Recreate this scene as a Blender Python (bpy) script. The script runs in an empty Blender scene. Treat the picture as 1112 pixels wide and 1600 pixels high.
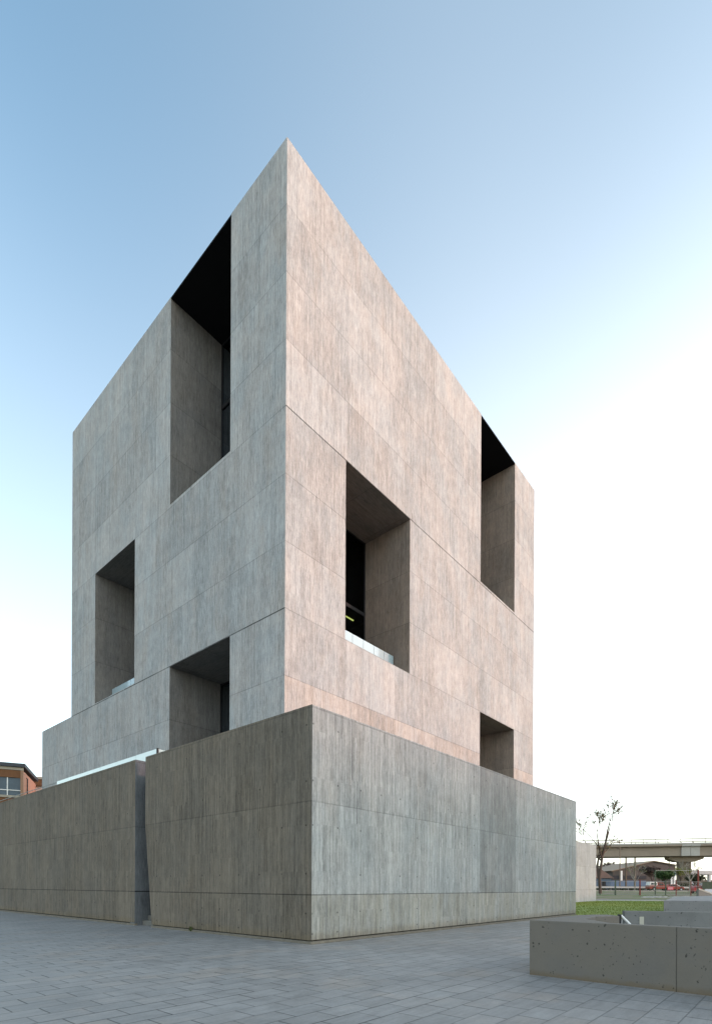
import bpy, bmesh, math, random
from mathutils import Vector, Matrix
random.seed(7)
PI = math.pi
scene = bpy.context.scene
COL = scene.collection
YAW = 0.71337                       # heading of the right-hand facades, clockwise from the view axis
ANG = PI / 2 - YAW
DR = Vector((math.sin(YAW), math.cos(YAW), 0)); DL = Vector((-math.cos(YAW), math.sin(YAW), 0))

# ------------------------------------------------------------------ node helpers
class NT:
    def __init__(s, name, rough=0.85):
        s.m = bpy.data.materials.new(name); s.m.use_nodes = True
        s.t = s.m.node_tree; s.n = s.t.nodes; s.l = s.t.links
        s.b = s.n['Principled BSDF']; s.b.inputs['Roughness'].default_value = rough
        s.b.inputs['Specular IOR Level'].default_value = 0.25
    def put(s, sock, v):
        if isinstance(v, bpy.types.NodeSocket): s.l.new(v, sock)
        else:
            try: sock.default_value = v
            except Exception: sock.default_value = (v, v, v)
    def math(s, op, a, b=None, c=None, clamp=False):
        n = s.n.new('ShaderNodeMath'); n.operation = op; n.use_clamp = clamp
        s.put(n.inputs[0], a)
        if b is not None: s.put(n.inputs[1], b)
        if c is not None: s.put(n.inputs[2], c)
        return n.outputs[0]
    def vec(s, x, y, z=0.0):
        n = s.n.new('ShaderNodeCombineXYZ')
        for i, v in enumerate((x, y, z)): s.put(n.inputs[i], v)
        return n.outputs[0]
    def uv(s):
        n = s.n.new('ShaderNodeTexCoord'); x = s.n.new('ShaderNodeSeparateXYZ'); s.l.new(n.outputs['UV'], x.inputs[0])
        return x.outputs[0], x.outputs[1]
    def obj(s):
        n = s.n.new('ShaderNodeTexCoord'); return n.outputs['Object']
    def sep(s, v):
        x = s.n.new('ShaderNodeSeparateXYZ'); s.l.new(v, x.inputs[0]); return x.outputs[0], x.outputs[1], x.outputs[2]
    def noise(s, v, scale, detail=3, rough=0.55, dist=0.0):
        n = s.n.new('ShaderNodeTexNoise'); s.l.new(v, n.inputs['Vector'])
        n.inputs['Scale'].default_value = scale; n.inputs['Detail'].default_value = detail
        n.inputs['Roughness'].default_value = rough; n.inputs['Distortion'].default_value = dist
        return n.outputs['Fac']
    def white(s, v):
        n = s.n.new('ShaderNodeTexWhiteNoise'); n.noise_dimensions = '3D'; s.l.new(v, n.inputs['Vector']); return n.outputs['Value']
    def voro(s, v, scale):
        n = s.n.new('ShaderNodeTexVoronoi'); s.l.new(v, n.inputs['Vector']); n.inputs['Scale'].default_value = scale
        return n.outputs['Distance'], n.outputs['Color']
    def step(s, v, lo, hi, a=0.0, b=1.0):
        n = s.n.new('ShaderNodeMapRange'); n.clamp = True; n.interpolation_type = 'SMOOTHSTEP'
        s.put(n.inputs[0], v)
        for i, k in ((1, lo), (2, hi), (3, a), (4, b)): n.inputs[i].default_value = k
        return n.outputs[0]
    def mix(s, f, a, b, mode='MIX'):
        n = s.n.new('ShaderNodeMix'); n.data_type = 'RGBA'; n.blend_type = mode
        s.put(n.inputs[0], f)
        for k, v in ((6, a), (7, b)):
            if isinstance(v, bpy.types.NodeSocket): s.l.new(v, n.inputs[k])
            else: n.inputs[k].default_value = (*v, 1)
        return n.outputs[2]
    def scale(s, col, f):
        n = s.n.new('ShaderNodeVectorMath'); n.operation = 'SCALE'
        if isinstance(col, bpy.types.NodeSocket): s.l.new(col, n.inputs[0])
        else: n.inputs[0].default_value = col
        s.put(n.inputs['Scale'], f); return n.outputs[0]
    def color(s, c): s.put(s.b.inputs['Base Color'], c if isinstance(c, bpy.types.NodeSocket) else (*c, 1))
    def bump(s, h, strength=0.4, dist=0.02):
        n = s.n.new('ShaderNodeBump'); n.inputs['Strength'].default_value = strength; n.inputs['Distance'].default_value = dist
        s.l.new(h, n.inputs['Height']); s.l.new(n.outputs[0], s.b.inputs['Normal'])

def concrete(name, tint_a, tint_b, H=2.6, v0=12.35, strong=(), board=0.1, contrast=1.0, ties=None, dark=None, panel=3.55, course_tint=None, warm=None, sw=.034, sa=.72, stain=0.0, wt=(.12, .50, 1.4, .6, .5, .35, .34, .18), ea=.34, ja=.30):
    """board-marked concrete: vertical boards, pours (courses), formwork panels, streaks, pits, tie holes"""
    s = NT(name, 0.9)
    u, v = s.uv()
    ci = s.math('FLOOR', s.math('DIVIDE', s.math('SUBTRACT', v, v0), H))
    half = s.math('FLOOR', s.math('DIVIDE', s.math('ADD', s.math('SUBTRACT', v, v0), s.math('MULTIPLY', s.white(s.vec(s.math('FLOOR', s.math('DIVIDE', u, panel * .5)), 5.5, 2)), H)), H * .5))
    wig = s.math('MULTIPLY', s.math('SUBTRACT', s.noise(s.vec(u, s.math('MULTIPLY', v, .2)), 1.5, 1), .5), .05)
    ub = s.math('DIVIDE', s.math('ADD', u, wig), board)
    bi = s.math('FLOOR', ub); fb = s.math('FRACT', ub)
    tone = s.white(s.vec(bi, ci, 3.1))
    tone2 = s.white(s.vec(bi, half, 8.7))
    pn = s.white(s.vec(s.math('FLOOR', s.math('DIVIDE', s.math('ADD', u, s.math('MULTIPLY', s.math('MODULO', ci, 2), 0.0)), panel)), ci, 1.0))
    pn2 = s.white(s.vec(s.math('FLOOR', s.math('DIVIDE', u, panel / 3)), ci, 4.0))
    gu = s.vec(s.math('MULTIPLY', u, 11), s.math('MULTIPLY', v, .45), ci)
    streak = s.noise(gu, 1.4, 4, .6)
    fine = s.noise(s.vec(s.math('MULTIPLY', u, 34), s.math('MULTIPLY', v, 2.6), 0), 1.0, 3, .65)
    grain = s.noise(s.vec(u, v), 14, 5, .7)
    blotch = s.noise(s.vec(u, s.math('MULTIPLY', v, .6)), .55, 5, .6, .6)
    blot2 = s.noise(s.vec(s.math('ADD', u, 31), v), 1.6, 4, .6)
    worn = s.noise(s.vec(s.math('MULTIPLY', u, 2.2), s.math('MULTIPLY', v, .9), 17), 1.3, 6, .72)
    edge = s.step(s.math('ABSOLUTE', s.math('SUBTRACT', fb, .5)), .41, .5)
    edge = s.math('MULTIPLY', edge, s.math('POWER', s.white(s.vec(bi, half, 0.3)), 1.5))
    # pour joints and formwork panel joints
    fv = s.math('MULTIPLY', s.math('ABSOLUTE', s.math('SUBTRACT', s.math('FRACT', s.math('ADD', s.math('DIVIDE', s.math('SUBTRACT', v, v0), H), .5)), .5)), H)
    jn = s.noise(s.vec(s.math('MULTIPLY', u, 1.0), v), 1.1, 3)
    wob = s.math('MULTIPLY', s.math('SUBTRACT', jn, .5), .05)
    joint = s.math('MULTIPLY', s.step(s.math('ADD', fv, wob), .008, .032, 1, 0), s.step(jn, .3, .62, .35, 1))
    fu = s.math('MULTIPLY', s.math('ABSOLUTE', s.math('SUBTRACT', s.math('FRACT', s.math('ADD', s.math('DIVIDE', u, panel), .5)), .5)), panel)
    vj = s.math('MULTIPLY', s.step(fu, .008, .028, 1, 0), s.step(pn2, .45, .7))
    k = s.math('ADD', 1.0, s.math('MULTIPLY', s.math('SUBTRACT', tone, .5), .13 * contrast))
    for src, amt in ((tone2, wt[0]), (streak, wt[1]), (fine, wt[2]), (grain, wt[3]), (blotch, wt[4]), (blot2, wt[5]), (worn, wt[6]), (pn, wt[7]), (pn2, .08)):
        k = s.math('ADD', k, s.math('MULTIPLY', s.math('SUBTRACT', src, .5), amt * contrast))
    k = s.math('MULTIPLY', k, s.math('SUBTRACT', 1.0, s.math('MULTIPLY', edge, ea)))
    k = s.math('MULTIPLY', k, s.math('SUBTRACT', 1.0, s.math('MULTIPLY', joint, ja)))
    k = s.math('MULTIPLY', k, s.math('SUBTRACT', 1.0, s.math('MULTIPLY', vj, .22)))
    pd, pc = s.voro(s.vec(u, s.math('MULTIPLY', v, .55)), 3.2)
    pit = s.math('MULTIPLY', s.step(pd, .035, .075, 1, 0), s.step(s.noise(s.vec(u, v), 2.0, 2), .5, .6))
    k = s.math('MULTIPLY', k, s.math('SUBTRACT', 1.0, s.math('MULTIPLY', pit, .4)))
    for z in strong:
        side = 0
        if isinstance(z, tuple): z, side = z
        ln = s.math('MULTIPLY', s.step(s.math('ABSOLUTE', s.math('SUBTRACT', v, z)), sw * .45, sw, 1, 0), s.step(jn, .3, .5, .6, 1))
        if side: ln = s.math('MULTIPLY', ln, s.step(u, 60, 60.1, 0 if side > 0 else 1, 1 if side > 0 else 0))
        k = s.math('MULTIPLY', k, s.math('SUBTRACT', 1.0, s.math('MULTIPLY', ln, sa)))
    if ties:
        du = s.math('MULTIPLY', s.math('SUBTRACT', s.math('FRACT', s.math('DIVIDE', s.math('ADD', u, .47), 1.02)), .5), 1.02)
        du2 = s.math('MULTIPLY', du, du); dm = None
        for z in ties:
            dv = s.math('SUBTRACT', v, z); d = s.math('MULTIPLY_ADD', dv, dv, du2)
            dm = d if dm is None else s.math('MINIMUM', dm, d)
        hole = s.math('MULTIPLY', s.step(dm, .0004, .0012, 1, 0), s.step(s.white(s.vec(s.math('FLOOR', s.math('DIVIDE', s.math('ADD', u, .47), 1.02)), s.math('FLOOR', s.math('MULTIPLY', v, 1.6)), 0)), .25, .5))
        k = s.math('MULTIPLY', k, s.math('SUBTRACT', 1.0, s.math('MULTIPLY', hole, .6)))
    if dark:
        a, b, z, amt = dark
        f = s.math('MULTIPLY', s.math('MULTIPLY', s.step(u, a - .02, a + .02), s.step(u, b - .02, b + .02, 1, 0)), s.step(v, z - .01, z + .01))
        k = s.math('MULTIPLY', k, s.math('SUBTRACT', 1.0, s.math('MULTIPLY', f, amt)))
    tf = s.step(s.noise(s.vec(u, s.math('MULTIPLY', v, .5), 9), .8, 4, .65), .35, .65)
    col = s.mix(tf, tint_a, tint_b)
    col = s.mix(s.step(s.noise(s.vec(s.math('MULTIPLY', u, 1.6), s.math('MULTIPLY', v, .5), 23), .7, 5, .7), .5, .72, 0, .45), col, s.scale(col if False else s.mix(.5, tint_a, (tint_a[0] * .8, tint_a[1] * .68, tint_a[2] * .56)), .95))
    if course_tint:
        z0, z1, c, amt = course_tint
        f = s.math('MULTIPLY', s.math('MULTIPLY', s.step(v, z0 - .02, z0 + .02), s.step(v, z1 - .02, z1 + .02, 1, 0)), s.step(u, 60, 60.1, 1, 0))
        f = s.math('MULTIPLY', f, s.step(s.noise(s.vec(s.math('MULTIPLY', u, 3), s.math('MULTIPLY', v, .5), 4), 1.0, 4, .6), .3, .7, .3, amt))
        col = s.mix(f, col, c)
    if stain:
        st = s.math('MULTIPLY', s.step(s.math('SUBTRACT', v, s.math('MULTIPLY', blot2, .3)), -.02, .25, 1, 0), stain)
        col = s.mix(st, col, (.16, .12, .07))
    s.color(s.scale(col, k))
    hgt = s.math('ADD', s.math('MULTIPLY', tone, .35), s.math('MULTIPLY', grain, .5))
    hgt = s.math('SUBTRACT', hgt, s.math('ADD', s.math('MULTIPLY', edge, .6), s.math('MULTIPLY', joint, .8)))
    s.bump(hgt, .5, .012)
    return s.m

def plain(name, col, rough=.8, var=.25, sc=3.0, bump=0.0, metal=0.0):
    s = NT(name, rough); o = s.obj()
    n = s.noise(o, sc, 5, .65); n2 = s.noise(o, sc * 7, 3, .6)
    k = s.math('ADD', s.math('ADD', 1.0, s.math('MULTIPLY', s.math('SUBTRACT', n, .5), var * 2)), s.math('MULTIPLY', s.math('SUBTRACT', n2, .5), var))
    s.color(s.scale(col, k)); s.b.inputs['Metallic'].default_value = metal
    if bump: s.bump(n2, bump, .02)
    return s.m

# ------------------------------------------------------------------ mesh helpers
class MB:
    def __init__(s): s.v = []; s.f = []; s.uv = []
    def quad(s, pts, uvs=None):
        i = len(s.v); s.v += [tuple(p) for p in pts]; s.f.append(tuple(range(i, i + len(pts))))
        if uvs is None:
            p = [Vector(q) for q in pts]; n = (p[1] - p[0]).cross(p[2] - p[0])
            if n.length > 0: n.normalize()
            if abs(n.z) > .7: uvs = [(q.x, q.y) for q in p]
            elif abs(n.x) > abs(n.y): uvs = [(q.y + 50, q.z) for q in p]
            else: uvs = [(q.x, q.z) for q in p]
        s.uv.append(list(uvs)); return s
    def box(s, a, b):
        x0, y0, z0 = a; x1, y1, z1 = b
        P = lambda x, y, z: (x, y, z)
        s.quad([P(x0,y0,z0), P(x1,y0,z0), P(x1,y0,z1), P(x0,y0,z1)])
        s.quad([P(x1,y1,z0), P(x0,y1,z0), P(x0,y1,z1), P(x1,y1,z1)])
        s.quad([P(x0,y1,z0), P(x0,y0,z0), P(x0,y0,z1), P(x0,y1,z1)])
        s.quad([P(x1,y0,z0), P(x1,y1,z0), P(x1,y1,z1), P(x1,y0,z1)])
        s.quad([P(x0,y0,z1), P(x1,y0,z1), P(x1,y1,z1), P(x0,y1,z1)])
        s.quad([P(x0,y1,z0), P(x1,y1,z0), P(x1,y0,z0), P(x0,y0,z0)])
        return s
    def prism(s, outline, z0, z1):
        """outline counter-clockwise; vertical walls with running uv, flat top; z1 may be a list"""
        n = len(outline); zt = z1 if isinstance(z1, (list, tuple)) else [z1] * n
        run = 0
        for i in range(n):
            a, b = outline[i], outline[(i + 1) % n]; L = math.hypot(b[0] - a[0], b[1] - a[1])
            s.quad([(a[0], a[1], z0), (b[0], b[1], z0), (b[0], b[1], zt[(i + 1) % n]), (a[0], a[1], zt[i])],
                   [(run, z0), (run + L, z0), (run + L, zt[(i + 1) % n]), (run, zt[i])]); run += L
        s.quad([(p[0], p[1], zt[i]) for i, p in enumerate(outline)], [(p[0], p[1]) for p in outline])
        s.quad([(p[0], p[1], z0) for p in reversed(outline)], [(p[0], p[1]) for p in reversed(outline)])
        return s
    def tube(s, pts, rad, n=6):
        pts = [Vector(p) for p in pts]; rs = rad if isinstance(rad, (list, tuple)) else [rad] * len(pts)
        rings = []
        for i, p in enumerate(pts):
            d = (pts[min(i + 1, len(pts) - 1)] - pts[max(i - 1, 0)]).normalized()
            a = d.cross(Vector((0.13, 0.97, 0.21))).normalized(); b = d.cross(a)
            k = len(s.v)
            for j in range(n):
                t = 2 * PI * j / n; s.v.append(tuple(p + (a * math.cos(t) + b * math.sin(t)) * rs[i]))
            rings.append(k)
        for r0, r1 in zip(rings, rings[1:]):
            for j in range(n):
                s.f.append((r0 + j, r0 + (j + 1) % n, r1 + (j + 1) % n, r1 + j)); s.uv.append([(0, 0)] * 4)
        s.f.append(tuple(rings[0] + j for j in reversed(range(n)))); s.uv.append([(0, 0)] * n)
        s.f.append(tuple(rings[-1] + j for j in range(n))); s.uv.append([(0, 0)] * n)
        return s
    def build(s, name, mat, parent=None, merge=False, bevel=0.0, smooth=False):
        me = bpy.data.meshes.new(name); me.from_pydata(s.v, [], s.f)
        ul = me.uv_layers.new(name='UVMap'); k = 0
        for fuv in s.uv:
            for q in fuv: ul.data[k].uv = q; k += 1
        me.materials.append(mat)
        bm = bmesh.new(); bm.from_mesh(me)
        if merge or bevel: bmesh.ops.remove_doubles(bm, verts=bm.verts, dist=.0005)
        bmesh.ops.recalc_face_normals(bm, faces=bm.faces)
        if smooth:
            for f in bm.faces: f.smooth = True
        bm.to_mesh(me); bm.free()
        o = bpy.data.objects.new(name, me); COL.objects.link(o)
        if parent: o.parent = parent
        if bevel:
            b = o.modifiers.new('bevel', 'BEVEL'); b.width = bevel; b.segments = 2; b.limit_method = 'ANGLE'; b.angle_limit = math.radians(40)
        return o

def thing(name, label, cat, loc=(0, 0, 0), rz=0.0, group=None):
    o = bpy.data.objects.new(name, None); COL.objects.link(o); o.location = loc; o.rotation_euler = (0, 0, rz)
    o.empty_display_size = .2
    o['label'] = label; o['category'] = cat
    if group: o['group'] = group
    return o
def tag(o, label, cat, group=None):
    o['label'] = label; o['category'] = cat
    if group: o['group'] = group
    return o
def struct(o): o['kind'] = 'structure'; return o
def copy_tree(o, parent=None):
    c = o.copy(); COL.objects.link(c)
    if parent: c.parent = parent
    for ch in [x for x in o.children]: copy_tree(ch, c)
    return c

# ------------------------------------------------------------------ materials
M = {}
M['tower'] = concrete('tower_concrete', (.362, .345, .335), (.328, .334, .338), strong=((12.35, 1), (20.17, -1)), course_tint=(7.15, 9.75, (.40, .325, .27), .6), contrast=.95)  # course tint paints a warm sunset glow on the lowest right-face course
M['reveal'] = concrete('reveal_concrete', (.18, .168, .155), (.16, .155, .15), strong=(), contrast=.9)  # darker copy of the tower concrete, with the recess shade in its colour
M['reveal_r'] = concrete('reveal_concrete_bounce', (.25, .20, .165), (.215, .18, .155), strong=(), contrast=.9)  # warm bounce light inside the right recesses painted into the colour
M['podium_right'] = concrete('podium_concrete', board=.055, wt=(.26, .5, 1.2, .5, .45, .3, .3, .1), ea=.6, ja=.24, sw=.016, sa=.5, stain=.4, tint_a=(.315, .312, .298), tint_b=(.28, .29, .285), v0=1.36, strong=(1.36,), ties=(.28, .84, 1.95, 3.3, 4.53, 6.1), dark=(9.7, 13.2, 1.36, .30), contrast=1.1, panel=3.28,
                               course_tint=(-1, 1.36, (.272, .255, .212), .85))
M['podium_left'] = concrete('podium_concrete_brown_shade', (.155, .13, .102), (.136, .118, .097), board=.055, wt=(.26, .5, 1.2, .5, .45, .3, .3, .1), ea=.6, ja=.24, sw=.018, sa=.6, stain=.4, v0=1.36, strong=(1.36,), ties=(.28, .84, 1.95, 3.3, 4.53, 6.1), contrast=1.1, panel=3.4)  # brown copy of the podium concrete, with the left side's shade in it
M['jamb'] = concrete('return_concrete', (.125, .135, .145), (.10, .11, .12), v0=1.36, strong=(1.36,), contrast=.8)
M['pale_wall'] = concrete('pale_concrete', (.27, .30, .30), (.25, .28, .285), v0=1.36, contrast=.7)
M['cast'] = None
def cast_concrete(name, a, b, seam=None):
    s = NT(name, .88); u, v = s.uv(); p = s.vec(u, v)
    o = s.obj()
    n = s.noise(o, .9, 5, .6, .4); g = s.noise(o, 30, 4, .7); m = s.noise(o, 5, 4, .6)
    k = s.math('ADD', s.math('ADD', .75, s.math('MULTIPLY', n, .3)), s.math('ADD', s.math('MULTIPLY', g, .12), s.math('MULTIPLY', m, .1)))
    for sc, r0, r1, lo in ((6.5, .07, .14, .49), (3.3, .045, .085, .45), (13, .10, .2, .55), (1.3, .022, .036, .36), (22, .12, .28, .55)):
        wq = s.math('MULTIPLY', s.math('SUBTRACT', s.noise(s.vec(u, v, 7), 16, 2), .5), .06)
        d, c = s.voro(s.vec(s.math('ADD', s.math('ADD', u, sc), wq), s.math('ADD', s.math('MULTIPLY', v, .7), wq)), sc)
        pit = s.math('MULTIPLY', s.step(d, r0, r1, 1, 0), s.step(s.noise(s.vec(u, v, sc), sc * .6, 2), lo, lo + .08))
        k = s.math('MULTIPLY', k, s.math('SUBTRACT', 1.0, s.math('MULTIPLY', pit, .68)))
    if seam is not None:
        d = s.math('ABSOLUTE', s.math('ADD', s.math('SUBTRACT', u, seam), s.math('MULTIPLY', s.math('SUBTRACT', s.noise(p, 6, 3), .5), .012)))
        k = s.math('MULTIPLY', k, s.step(d, .003, .011, .45, 1))
    col = s.mix(s.step(n, .4, .62), a, b)
    # earth staining just above the ground
    st = s.math('MULTIPLY', s.step(s.math('SUBTRACT', v, s.math('MULTIPLY', m, .14)), -.06, .05, 1, 0), .6)
    col = s.mix(st, col, (.13, .095, .055))
    s.color(s.scale(col, k)); s.bump(s.math('ADD', g, k), .35, .008)
    return s.m
M['cast_a'] = cast_concrete('cast_concrete_near', (.155, .138, .118), (.138, .126, .113), 2.35)
M['cast_b'] = cast_concrete('cast_concrete_dark', (.15, .15, .145), (.17, .17, .165))
M['cast_c'] = cast_concrete('cast_concrete_grey', (.25, .24, .235), (.21, .21, .205))
M['footing'] = plain('footing_concrete', (.17, .15, .12), .95, .4, 4, .5)
M['gap'] = plain('dark_gap', (.03, .025, .02), .95, .3, 3)
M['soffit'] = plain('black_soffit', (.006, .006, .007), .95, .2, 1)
M['frame'] = plain('dark_frame', (.02, .02, .022), .5, .1, 2)
M['interior'] = plain('interior_dark', (.035, .033, .032), .9, .3, .7)
M['step'] = plain('step_concrete', (.17, .165, .15), .9, .25, 3, .3)
M['roof'] = plain('roof_membrane', (.2, .2, .2), .9, .2, 1)
M['slab'] = plain('terrace_paving', (.25, .25, .24), .9, .2, 2)

def glass_mat(name, tint, rough, refl, alpha):
    s = NT(name, rough); s.n.remove(s.b)
    tr = s.n.new('ShaderNodeBsdfTransparent'); tr.inputs[0].default_value = (*alpha, 1)
    gl = s.n.new('ShaderNodeBsdfGlossy'); gl.inputs['Roughness'].default_value = rough; gl.inputs[0].default_value = (*tint, 1)
    fr = s.n.new('ShaderNodeFresnel'); fr.inputs[0].default_value = 1.5
    f = s.math('MULTIPLY_ADD', fr.outputs[0], 1.0, refl, True)
    mx = s.n.new('ShaderNodeMixShader'); s.l.new(f, mx.inputs[0]); s.l.new(tr.outputs[0], mx.inputs[1]); s.l.new(gl.outputs[0], mx.inputs[2])
    s.l.new(mx.outputs[0], s.n['Material Output'].inputs[0]); return s.m
M['glass'] = glass_mat('dark_window_glass', (.25, .3, .35), .03, 0.0, (.3, .32, .35))
def skylit(name, col):  # glass with the bright sky reflection painted as a pale base colour
    s = NT(name, .15); s.color(col); s.b.inputs['Specular IOR Level'].default_value = .6
    s.b.inputs['Alpha'].default_value = .82
    s.b.inputs['Coat Weight'].default_value = .5
    return s.m
M['rail_glass'] = skylit('balustrade_glass', (.42, .53, .58))
M['galv0'] = plain('grey_steel', (.22, .22, .21), .5, .2, 2)
M['clear'] = glass_mat('clear_glass', (.8, .9, .9), .03, 0.02, (.88, .92, .92))
M['rail_glass_low'] = skylit('terrace_balustrade_glass', (.80, .88, .86))
def emit(name, col, st):
    s = NT(name); s.color((.8, .8, .8)); s.b.inputs['Emission Color'].default_value = (*col, 1); s.b.inputs['Emission Strength'].default_value = st; return s.m
M['tube'] = emit('lamp_tube', (.9, 1.0, .25), .55)

# ------------------------------------------------------------------ tower
TX, TY = -2.789, 20.345
tower = thing('concrete_tower', 'tall windowless concrete block with deep square recesses, pink on its right face', 'building', (TX, TY, 0), ANG)
TOP = 30.52
U = 23.9; V = 20.4; VL = 25.45; LOW = 12.35
DEP = 3.0
holesR = [(3.46, 8.30, 12.37, 20.16, 1), (15.75, 20.58, 20.30, TOP, 0), (15.75, 20.58, 5.6, 12.33, 1)]
holesL = [(3.57, 8.48, 20.30, TOP, 0), (12.05, 16.93, 12.42, 20.16, 1), (3.53, 8.45, 5.6, 12.33, 1)]
def facade(mb, holes, us, zs, P, uoff, skip=None):
    for i in range(len(us) - 1):
        for j in range(len(zs) - 1):
            um, zm = (us[i] + us[i + 1]) / 2, (zs[j] + zs[j + 1]) / 2
            if any(h[0] < um < h[1] and h[2] < zm < h[3] for h in holes): continue
            if skip and skip(um, zm): continue
            q = [(us[i], zs[j]), (us[i + 1], zs[j]), (us[i + 1], zs[j + 1]), (us[i], zs[j + 1])]
            mb.quad([P(a, 0, z) for a, z in q], [(a + uoff, z) for a, z in q])
PR = lambda a, d, z: (a, d, z)          # right face: along local x, depth along local y
PL = lambda a, d, z: (d, a, z)          # left face: along local y, depth along local x
shell = MB()
zs = sorted({0, 5.6, 12.33, 12.37, 12.42, 20.16, 20.30, TOP, LOW})
facade(shell, holesR, sorted({0, U} | {h[0] for h in holesR} | {h[1] for h in holesR}), zs, PR, 0)
facade(shell, holesL, sorted({0, V, VL} | {h[0] for h in holesL} | {h[1] for h in holesL}), zs, PL, 100.2, skip=lambda a, z: a > V and z > LOW)
# hidden sides: back, far side, step of the low wing
BK = 18.0
for q, w in (([(U,0,0),(U,V,0),(U,V,TOP),(U,0,TOP)], V), ([(0,V,LOW),(U,V,LOW),(U,V,TOP),(0,V,TOP)], U), ([(0,VL,0),(BK,VL,0),(BK,VL,LOW),(0,VL,LOW)], BK), ([(BK,V,0),(BK,VL,0),(BK,VL,LOW),(BK,V,LOW)], 5.05), ([(BK,V,0),(U,V,0),(U,V,LOW),(BK,V,LOW)], U - BK)):
    shell.quad(q, [(200, q[0][2]), (200 + w, q[1][2]), (200 + w, q[2][2]), (200, q[3][2])])
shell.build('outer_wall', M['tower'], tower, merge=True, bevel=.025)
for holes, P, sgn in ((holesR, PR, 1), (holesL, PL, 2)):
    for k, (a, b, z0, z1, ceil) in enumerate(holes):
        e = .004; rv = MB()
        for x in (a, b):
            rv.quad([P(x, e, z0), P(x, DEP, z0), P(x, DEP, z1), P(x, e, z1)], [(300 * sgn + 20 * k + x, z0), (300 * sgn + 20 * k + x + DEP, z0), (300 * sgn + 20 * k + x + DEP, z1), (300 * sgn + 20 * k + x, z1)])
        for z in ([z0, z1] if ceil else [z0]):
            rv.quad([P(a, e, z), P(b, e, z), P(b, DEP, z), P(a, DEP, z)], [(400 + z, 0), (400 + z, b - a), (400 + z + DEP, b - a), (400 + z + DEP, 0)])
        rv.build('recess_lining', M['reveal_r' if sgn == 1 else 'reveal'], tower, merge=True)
# roof, with black soffits where the top recesses reach the roof line
rf = MB(); rf.prism([(0.03, .03), (U - .03, .03), (U - .03, V - .03), (.03, V - .03)], TOP - .02, TOP + .03); rf.build('roof', M['roof'], tower)
lr = MB(); lr.prism([(.05, V + .01), (BK - .05, V + .01), (BK - .05, VL - .05), (.05, VL - .05)], LOW - .3, LOW - .03); lr.build('low_roof', M['roof'], tower)
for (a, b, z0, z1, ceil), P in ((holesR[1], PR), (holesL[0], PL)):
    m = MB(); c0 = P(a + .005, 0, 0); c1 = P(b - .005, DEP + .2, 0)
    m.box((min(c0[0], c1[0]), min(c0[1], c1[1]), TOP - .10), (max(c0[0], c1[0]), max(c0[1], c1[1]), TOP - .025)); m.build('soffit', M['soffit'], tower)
# windows at the back of each recess
def window(a, b, z0, z1, P, rows, cols=3):
    fr = MB()
    def bar(a0, a1, y0, y1, d0=.08):
        c0 = P(a0, DEP - d0, y0); c1 = P(a1, DEP + .0, y1)
        fr.box((min(c0[0], c1[0]), min(c0[1], c1[1]), y0), (max(c0[0], c1[0]), max(c0[1], c1[1]), y1))
    w = .07
    bar(a + .004, a + w, z0 + .004, z1 - .004); bar(b - w, b - .004, z0 + .004, z1 - .004)
    bar(a + w, b - w, z0 + .004, z0 + w); bar(a + w, b - w, z1 - w, z1 - .004)
    for i in range(1, cols):
        x = a + (b - a) * i / cols; bar(x - w / 2, x + w / 2, z0 + w, z1 - w)
    for j in range(1, rows):
        z = z0 + (z1 - z0) * j / rows; bar(a + w, b - w, z - .09, z + .09, .085)
    wf = fr.build('window', M['frame'], tower)
    g = MB(); g.quad([P(a, DEP - .03, z0), P(b, DEP - .03, z0), P(b, DEP - .03, z1), P(a, DEP - .03, z1)]); g.build('pane', M['glass'], wf)
    r = MB(); D2 = DEP + 4.0
    a0, b0 = a - .6, b + .6
    r.quad([P(a0, D2, z0), P(b0, D2, z0), P(b0, D2, z1), P(a0, D2, z1)])
    for x in (a0, b0): r.quad([P(x, DEP + .02, z0), P(x, D2, z0), P(x, D2, z1), P(x, DEP + .02, z1)])
    nf = max(1, round((z1 - z0) / 3.6))
    for j in range(nf + 1):
        z = z0 + (z1 - z0) * j / nf
        r.quad([P(a0, DEP + .02, z), P(b0, DEP + .02, z), P(b0, D2, z), P(a0, D2, z)])
    r.build('room', M['interior'], tower)
for (a, b, z0, z1, c) in holesR: window(a, b, z0, z1 if c else TOP - .11, PR, 3 if z1 - z0 > 9 else 2)
for (a, b, z0, z1, c) in holesL: window(a, b, z0, z1 if c else TOP - .11, PL, 3 if z1 - z0 > 9 else 2)
MB().tube([(7.45, 3.75, 16.25), (8.25, 3.75, 16.25)], .04, 8).build('ceiling_lamp', M['tube'], tower)
# glass balustrades set back one metre inside the recesses
def balustrade(a, b, z, P, n, first=True):
    g = MB(); d = 1.0
    for i in range(n):
        x0 = a + .02 + (b - a - .04) * i / n + .012; x1 = a + .02 + (b - a - .04) * (i + 1) / n - .012
        c0 = P(x0, d, z); c1 = P(x1, d + .02, z)
        g.box((min(c0[0], c1[0]), min(c0[1], c1[1]), z + .02), (max(c0[0], c1[0]), max(c0[1], c1[1]), z + 1.13))
    o = g.build('balustrade', M['rail_glass'], tower)
    s = MB(); c0 = P(a + .02, d - .03, z); c1 = P(b - .02, d + .05, z)
    s.box((min(c0[0], c1[0]), min(c0[1], c1[1]), z + .002), (max(c0[0], c1[0]), max(c0[1], c1[1]), z + .09)); s.build('base_rail', M['frame'], o)
balustrade(3.46, 8.30, 12.37, PR, 6); balustrade(15.75, 20.58, 20.30, PR, 6)
balustrade(3.57, 8.48, 20.30, PL, 6); balustrade(12.05, 16.93, 12.42, PL, 6)

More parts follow.
